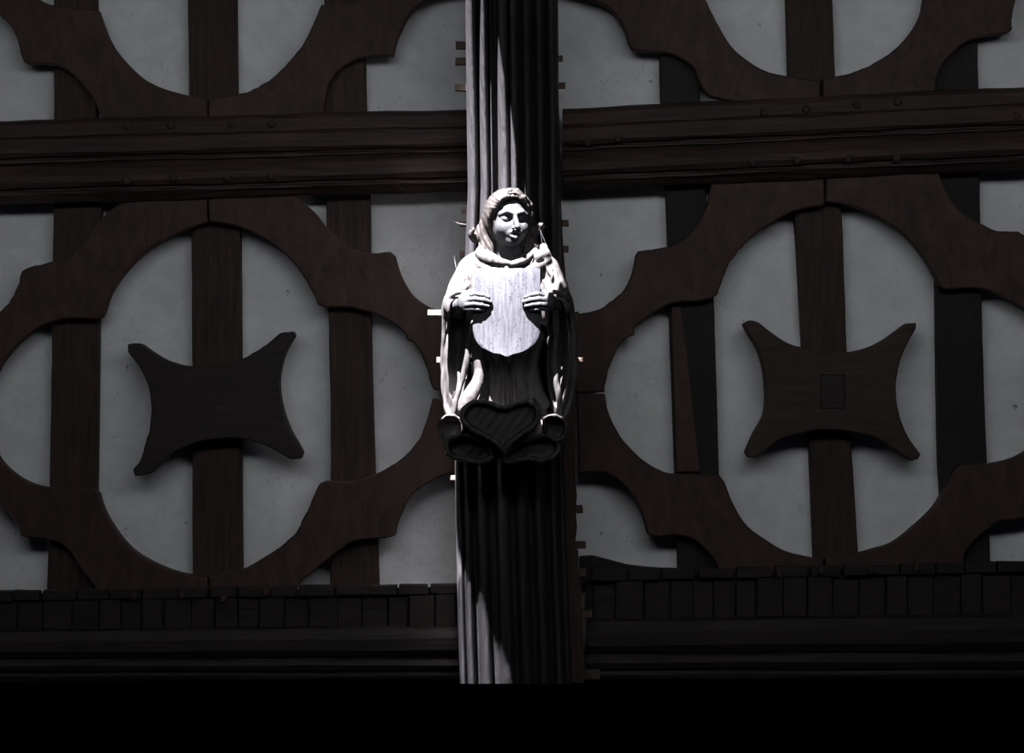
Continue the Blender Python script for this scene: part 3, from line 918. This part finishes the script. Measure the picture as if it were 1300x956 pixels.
# --- long gown falling in folds below the shield
def f_gown(p):
    x, y, w = p[:, 0], p[:, 1], p[:, 2]
    t = (y - 400) / 110
    cx = 646
    rx = 38 - 6 * np.sin(np.clip(t, 0, 1) * math.pi) + 14 * np.clip(t - .55, 0, 1)
    rz = 32 - 4 * np.sin(np.clip(t, 0, 1) * math.pi)
    q = np.sqrt(((x - cx) / rx) ** 2 + ((w - 8) / rz) ** 2)
    d = (q - 1) * np.minimum(rx, rz) * .8
    d = np.maximum(d, np.maximum(396 - y, y - 545))
    th = np.arctan2(w - 8, x - cx)
    d = d - 2.6 * np.sin(th * 13 + .02 * y) - 1.0 * np.sin(th * 29 + .05 * y)
    d = smin(d, chain(p, [(604, 425, 40, 7), (607, 448, 43, 8.5), (609, 468, 44, 6.5), (606, 486, 46, 8), (596, 504, 50, 10), (590, 518, 50, 9)], 4), 3)
    d = smin(d, chain(p, [(684, 425, 30, 7), (676, 460, 30, 7), (680, 490, 30, 8), (690, 512, 30, 8)], 4), 3)
    d = smin(d, chain(p, [(640, 430, 32, 5), (636, 470, 32, 6), (628, 512, 32, 6)], 4), 4)
    d = smin(d, chain(p, [(655, 430, 32, 5), (660, 470, 32, 6), (664, 512, 32, 6)], 4), 4)
    return np.maximum(d, -16 - w)


carved('gown', f_gown, (560, 392, -20), (728, 552, 84), .8, M['drapery'], figure)


# --- hem: rolled scallops of cloth seen open from the front
def scallop(outline, wr, back, cx, cy, hollow=20, lip=4.2):
    f = 1 - wr * K / (D - ROOT_D)
    O = [(650 + (a[0] - 650) * f, 478 + (a[1] - 478) * f) for a in [tuple(q) for q in spline(outline, 6, 70)]]

    def g(p):
        w = p[:, 2]
        sh = np.clip((wr - w) / (wr - back), 0, 1)
        q = p.copy()
        q[:, 1] = q[:, 1] + sh * (-6)          # folds run back and a little upwards
        s2 = poly2(q, O) + 3 * sh
        d = smax(s2 + 2, np.abs(w - (wr + back) / 2) - (wr - back) / 2 + 2, 3) - 2
        inner = smax(s2 + lip, (wr - hollow) - w, 5)
        return smax(d, -inner, 2.2)
    return g


HEART = [(583, 530), (585, 518), (593, 510), (607, 506), (622, 508), (640, 514), (656, 508.5), (670, 506), (682, 512), (687, 524), (684, 537), (674, 548), (660, 556), (648, 567), (641, 580), (633, 569), (620, 559), (603, 551), (590, 542)]
LL = [(563, 566), (567, 555), (582, 550), (600, 551), (616, 559), (626, 570), (628, 580), (622, 587), (608, 590), (590, 586), (574, 583), (565, 577)]
LR = [(636, 583), (640, 572), (652, 563), (668, 556), (688, 550), (704, 553), (712, 562), (711, 574), (702, 583), (690, 588), (676, 586), (662, 586), (650, 590), (640, 589)]
CL = [(555, 545), (557, 533), (565, 526), (577, 525), (586, 530), (590, 545), (584, 556), (571, 562), (560, 557)]
CR = [(688, 540), (689, 530), (697, 525), (709, 526), (719, 533), (722, 545), (718, 556), (706, 562), (694, 554)]
SCALL = [scallop(HEART, 84, 10, 640, 540, 9, 6.5), scallop(LL, 58, 0, 595, 570, 16, 6), scallop(LR, 58, 0, 675, 570, 14, 6),
         scallop(CL, 56, -10, 570, 543, 18, 4), scallop(CR, 60, -10, 706, 543, 18, 4)]


def f_hem(p):
    d = None
    for g in SCALL:
        q = g(p)
        d = q if d is None else smin(d, q, 1.2)
    core = ell(p, (642, 548, 14), (66, 34, 34))
    d = smin(d, core, 3)
    d = d - .5 * noise(p, .3, .7) - .35 * np.sin(p[:, 0] * .5 + p[:, 1] * .35)
    return np.maximum(d, -16 - p[:, 2])


carved('hem', f_hem, (546, 496, -20), (732, 600, 92), .8, M['hem'], figure, smooth_it=4)


# --- the shield held before the breast
def shield():
    half = [(0, 42.6), (20, 42.8), (50, 43), (72, 43), (80, 42.5), (88, 40.5), (95, 36.5), (101, 31), (105, 24.5), (107.5, 17), (108.8, 9), (111, 3.5), (113, 0.3)]
    V, F = [], []
    nx = 28
    rows = []
    ys = [h[0] for h in half]
    for yy in list(np.arange(0, 72, 6)) + [72, 76, 80, 84, 88, 92, 95, 98, 101, 103, 105, 106.5, 107.5, 108.8, 110, 111, 112, 113]:
        rows.append((yy, float(np.interp(yy, ys, [h[1] for h in half]))))
    for side in (0, 1):
        for yy, hw in rows:
            for i in range(nx + 1):
                t = -1 + 2 * i / nx
                xx = t * hw
                q = xx / 43
                w = 84.5 - 9 * abs(q) ** 1.7 - 2.5 * (yy / 113) ** 2 + 1.3 * math.sin(yy * .05)
                if side: w -= 5.5
                edge = (abs(t) > .985 or yy < 1 or yy > 112.5)
                c = P3(643 + xx, 340.5 + yy + .25 * math.sin(xx * .3), w - (.8 if (edge and not side) else 0))
                V.append(((c[0] - 650) * K, -ROOT_D - c[2] * K, ZC - (c[1] - 478) * K))
    nr = len(rows); m = nx + 1
    for j in range(nr - 1):
        for i in range(nx):
            a = j * m + i
            F.append((a, a + 1, a + m + 1, a + m))
            b = nr * m + a
            F.append((b, b + m, b + m + 1, b + 1))
    o = nr * m
    for j in range(nr - 1):
        F.append((j * m, (j + 1) * m, o + (j + 1) * m, o + j * m))
        F.append((j * m + nx, o + j * m + nx, o + (j + 1) * m + nx, (j + 1) * m + nx))
    for i in range(nx):
        F.append((i, o + i, o + i + 1, i + 1))
        a = (nr - 1) * m + i
        F.append((a, a + 1, o + a + 1, o + a))
    s = link('shield', V, F, M['shield'], smooth=True, base=((643 - 650) * K, -ROOT_D - 78 * K, ZC - (453 - 478) * K),
             label='plain pale heater shield gripped in both hands of the carved figure', cat='shield')
    e = s.modifiers.new('split', 'EDGE_SPLIT'); e.split_angle = math.radians(50)
    return s


shield()

# ------------------------------------------------------------------ cobwebs
def web(strands, label):
    V, F = [], []
    for st in strands:
        pts = []
        for a, b in zip(st, st[1:]):
            n = 8
            for i in range(n + (b is st[-1])):
                t = i / n
                x = a[0] + (b[0] - a[0]) * t; y = a[1] + (b[1] - a[1]) * t + 1.2 * math.sin(math.pi * t); d = a[2] + (b[2] - a[2]) * t
                pts.append(W(x, y, d))
        v, f = tube_mesh(pts, .0004, 4)
        o = len(V); V += v; F += [tuple(i + o for i in q) for q in f]
    return link('cobweb', V, F, M['web'], label=label, cat='cobweb')


web([[(505, 236, .16), (545, 262, .25), (572, 279, .36), (592, 285, .40)], [(572, 279, .36), (574, 310, .36), (580, 345, .42)], [(578, 282, .38), (566, 310, .36)]],
    'fine cobweb strands running from the left beam to the shoulder')
web([[(686, 292, .64), (690, 318, .62), (700, 342, .60)], [(686, 292, .64), (700, 325, .62), (716, 352, .58)]], 'cobweb strands below the right-hand hair curl')
web([[(731, 400, .34), (734, 425, .34), (739, 455, .34)], [(727, 405, .34), (730, 430, .35), (736, 455, .34)], [(733, 400, .34), (727, 430, .36), (724, 470, .42)]],
    'cobweb strands hung between the two sunlit pegs')
web([[(733, 521, .30), (752, 512, .2), (768, 504, .11)]], 'single cobweb strand from the right sleeve to the curved brace')
web([[(588, 590, .47), (600, 618, .45), (609, 640, .43)]], 'single cobweb strand under the figure on the dark shaft')

# ------------------------------------------------------------------ camera and light
cam = bpy.data.cameras.new('camera'); co = bpy.data.objects.new('camera', cam); COL.objects.link(co)
co.location = (0, -D, ZC); co.rotation_euler = (math.pi / 2, 0, 0)
cam.sensor_width = 36; cam.lens = 36 * D / (1300 * S); cam.clip_start = .1
SC.camera = co

sun = bpy.data.lights.new('sun', 'SUN'); so = bpy.data.objects.new('sun', sun); COL.objects.link(so)
sun.energy = 160.0; sun.angle = math.radians(.35); sun.color = (1.0, .975, 1.0)
so.rotation_euler = (-SUN).to_track_quat('-Z', 'Y').to_euler(); so.location = (0, -4, ZC + 6)


def area(name, loc, aim, sx, sy, e, col):
    l = bpy.data.lights.new(name, 'AREA'); l.shape = 'RECTANGLE'; l.size = sx; l.size_y = sy; l.energy = e; l.color = col
    o = bpy.data.objects.new(name, l); COL.objects.link(o)
    o.location = loc
    o.rotation_euler = (Vector(aim) - Vector(loc)).to_track_quat('-Z', 'Y').to_euler()
    return o


area('window_light', (0.2, -3.9, ZC + 2.0), (0, 0, ZC - .3), 6.0, .9, 90.0, (.95, .968, 1.0))
wd = bpy.data.worlds.new('world'); SC.world = wd; wd.use_nodes = True
bg = wd.node_tree.nodes['Background']; bg.inputs[0].default_value = (.6, .66, 1.0, 1); bg.inputs[1].default_value = .007

vs = SC.view_settings
vs.view_transform = 'Standard'; vs.look = 'None'; vs.gamma = 1; vs.use_curve_mapping = False; vs.exposure = 0
SC.cycles.use_denoising = True
for o in list(COL.objects):
    if '_base' in o:
        del o['_base']
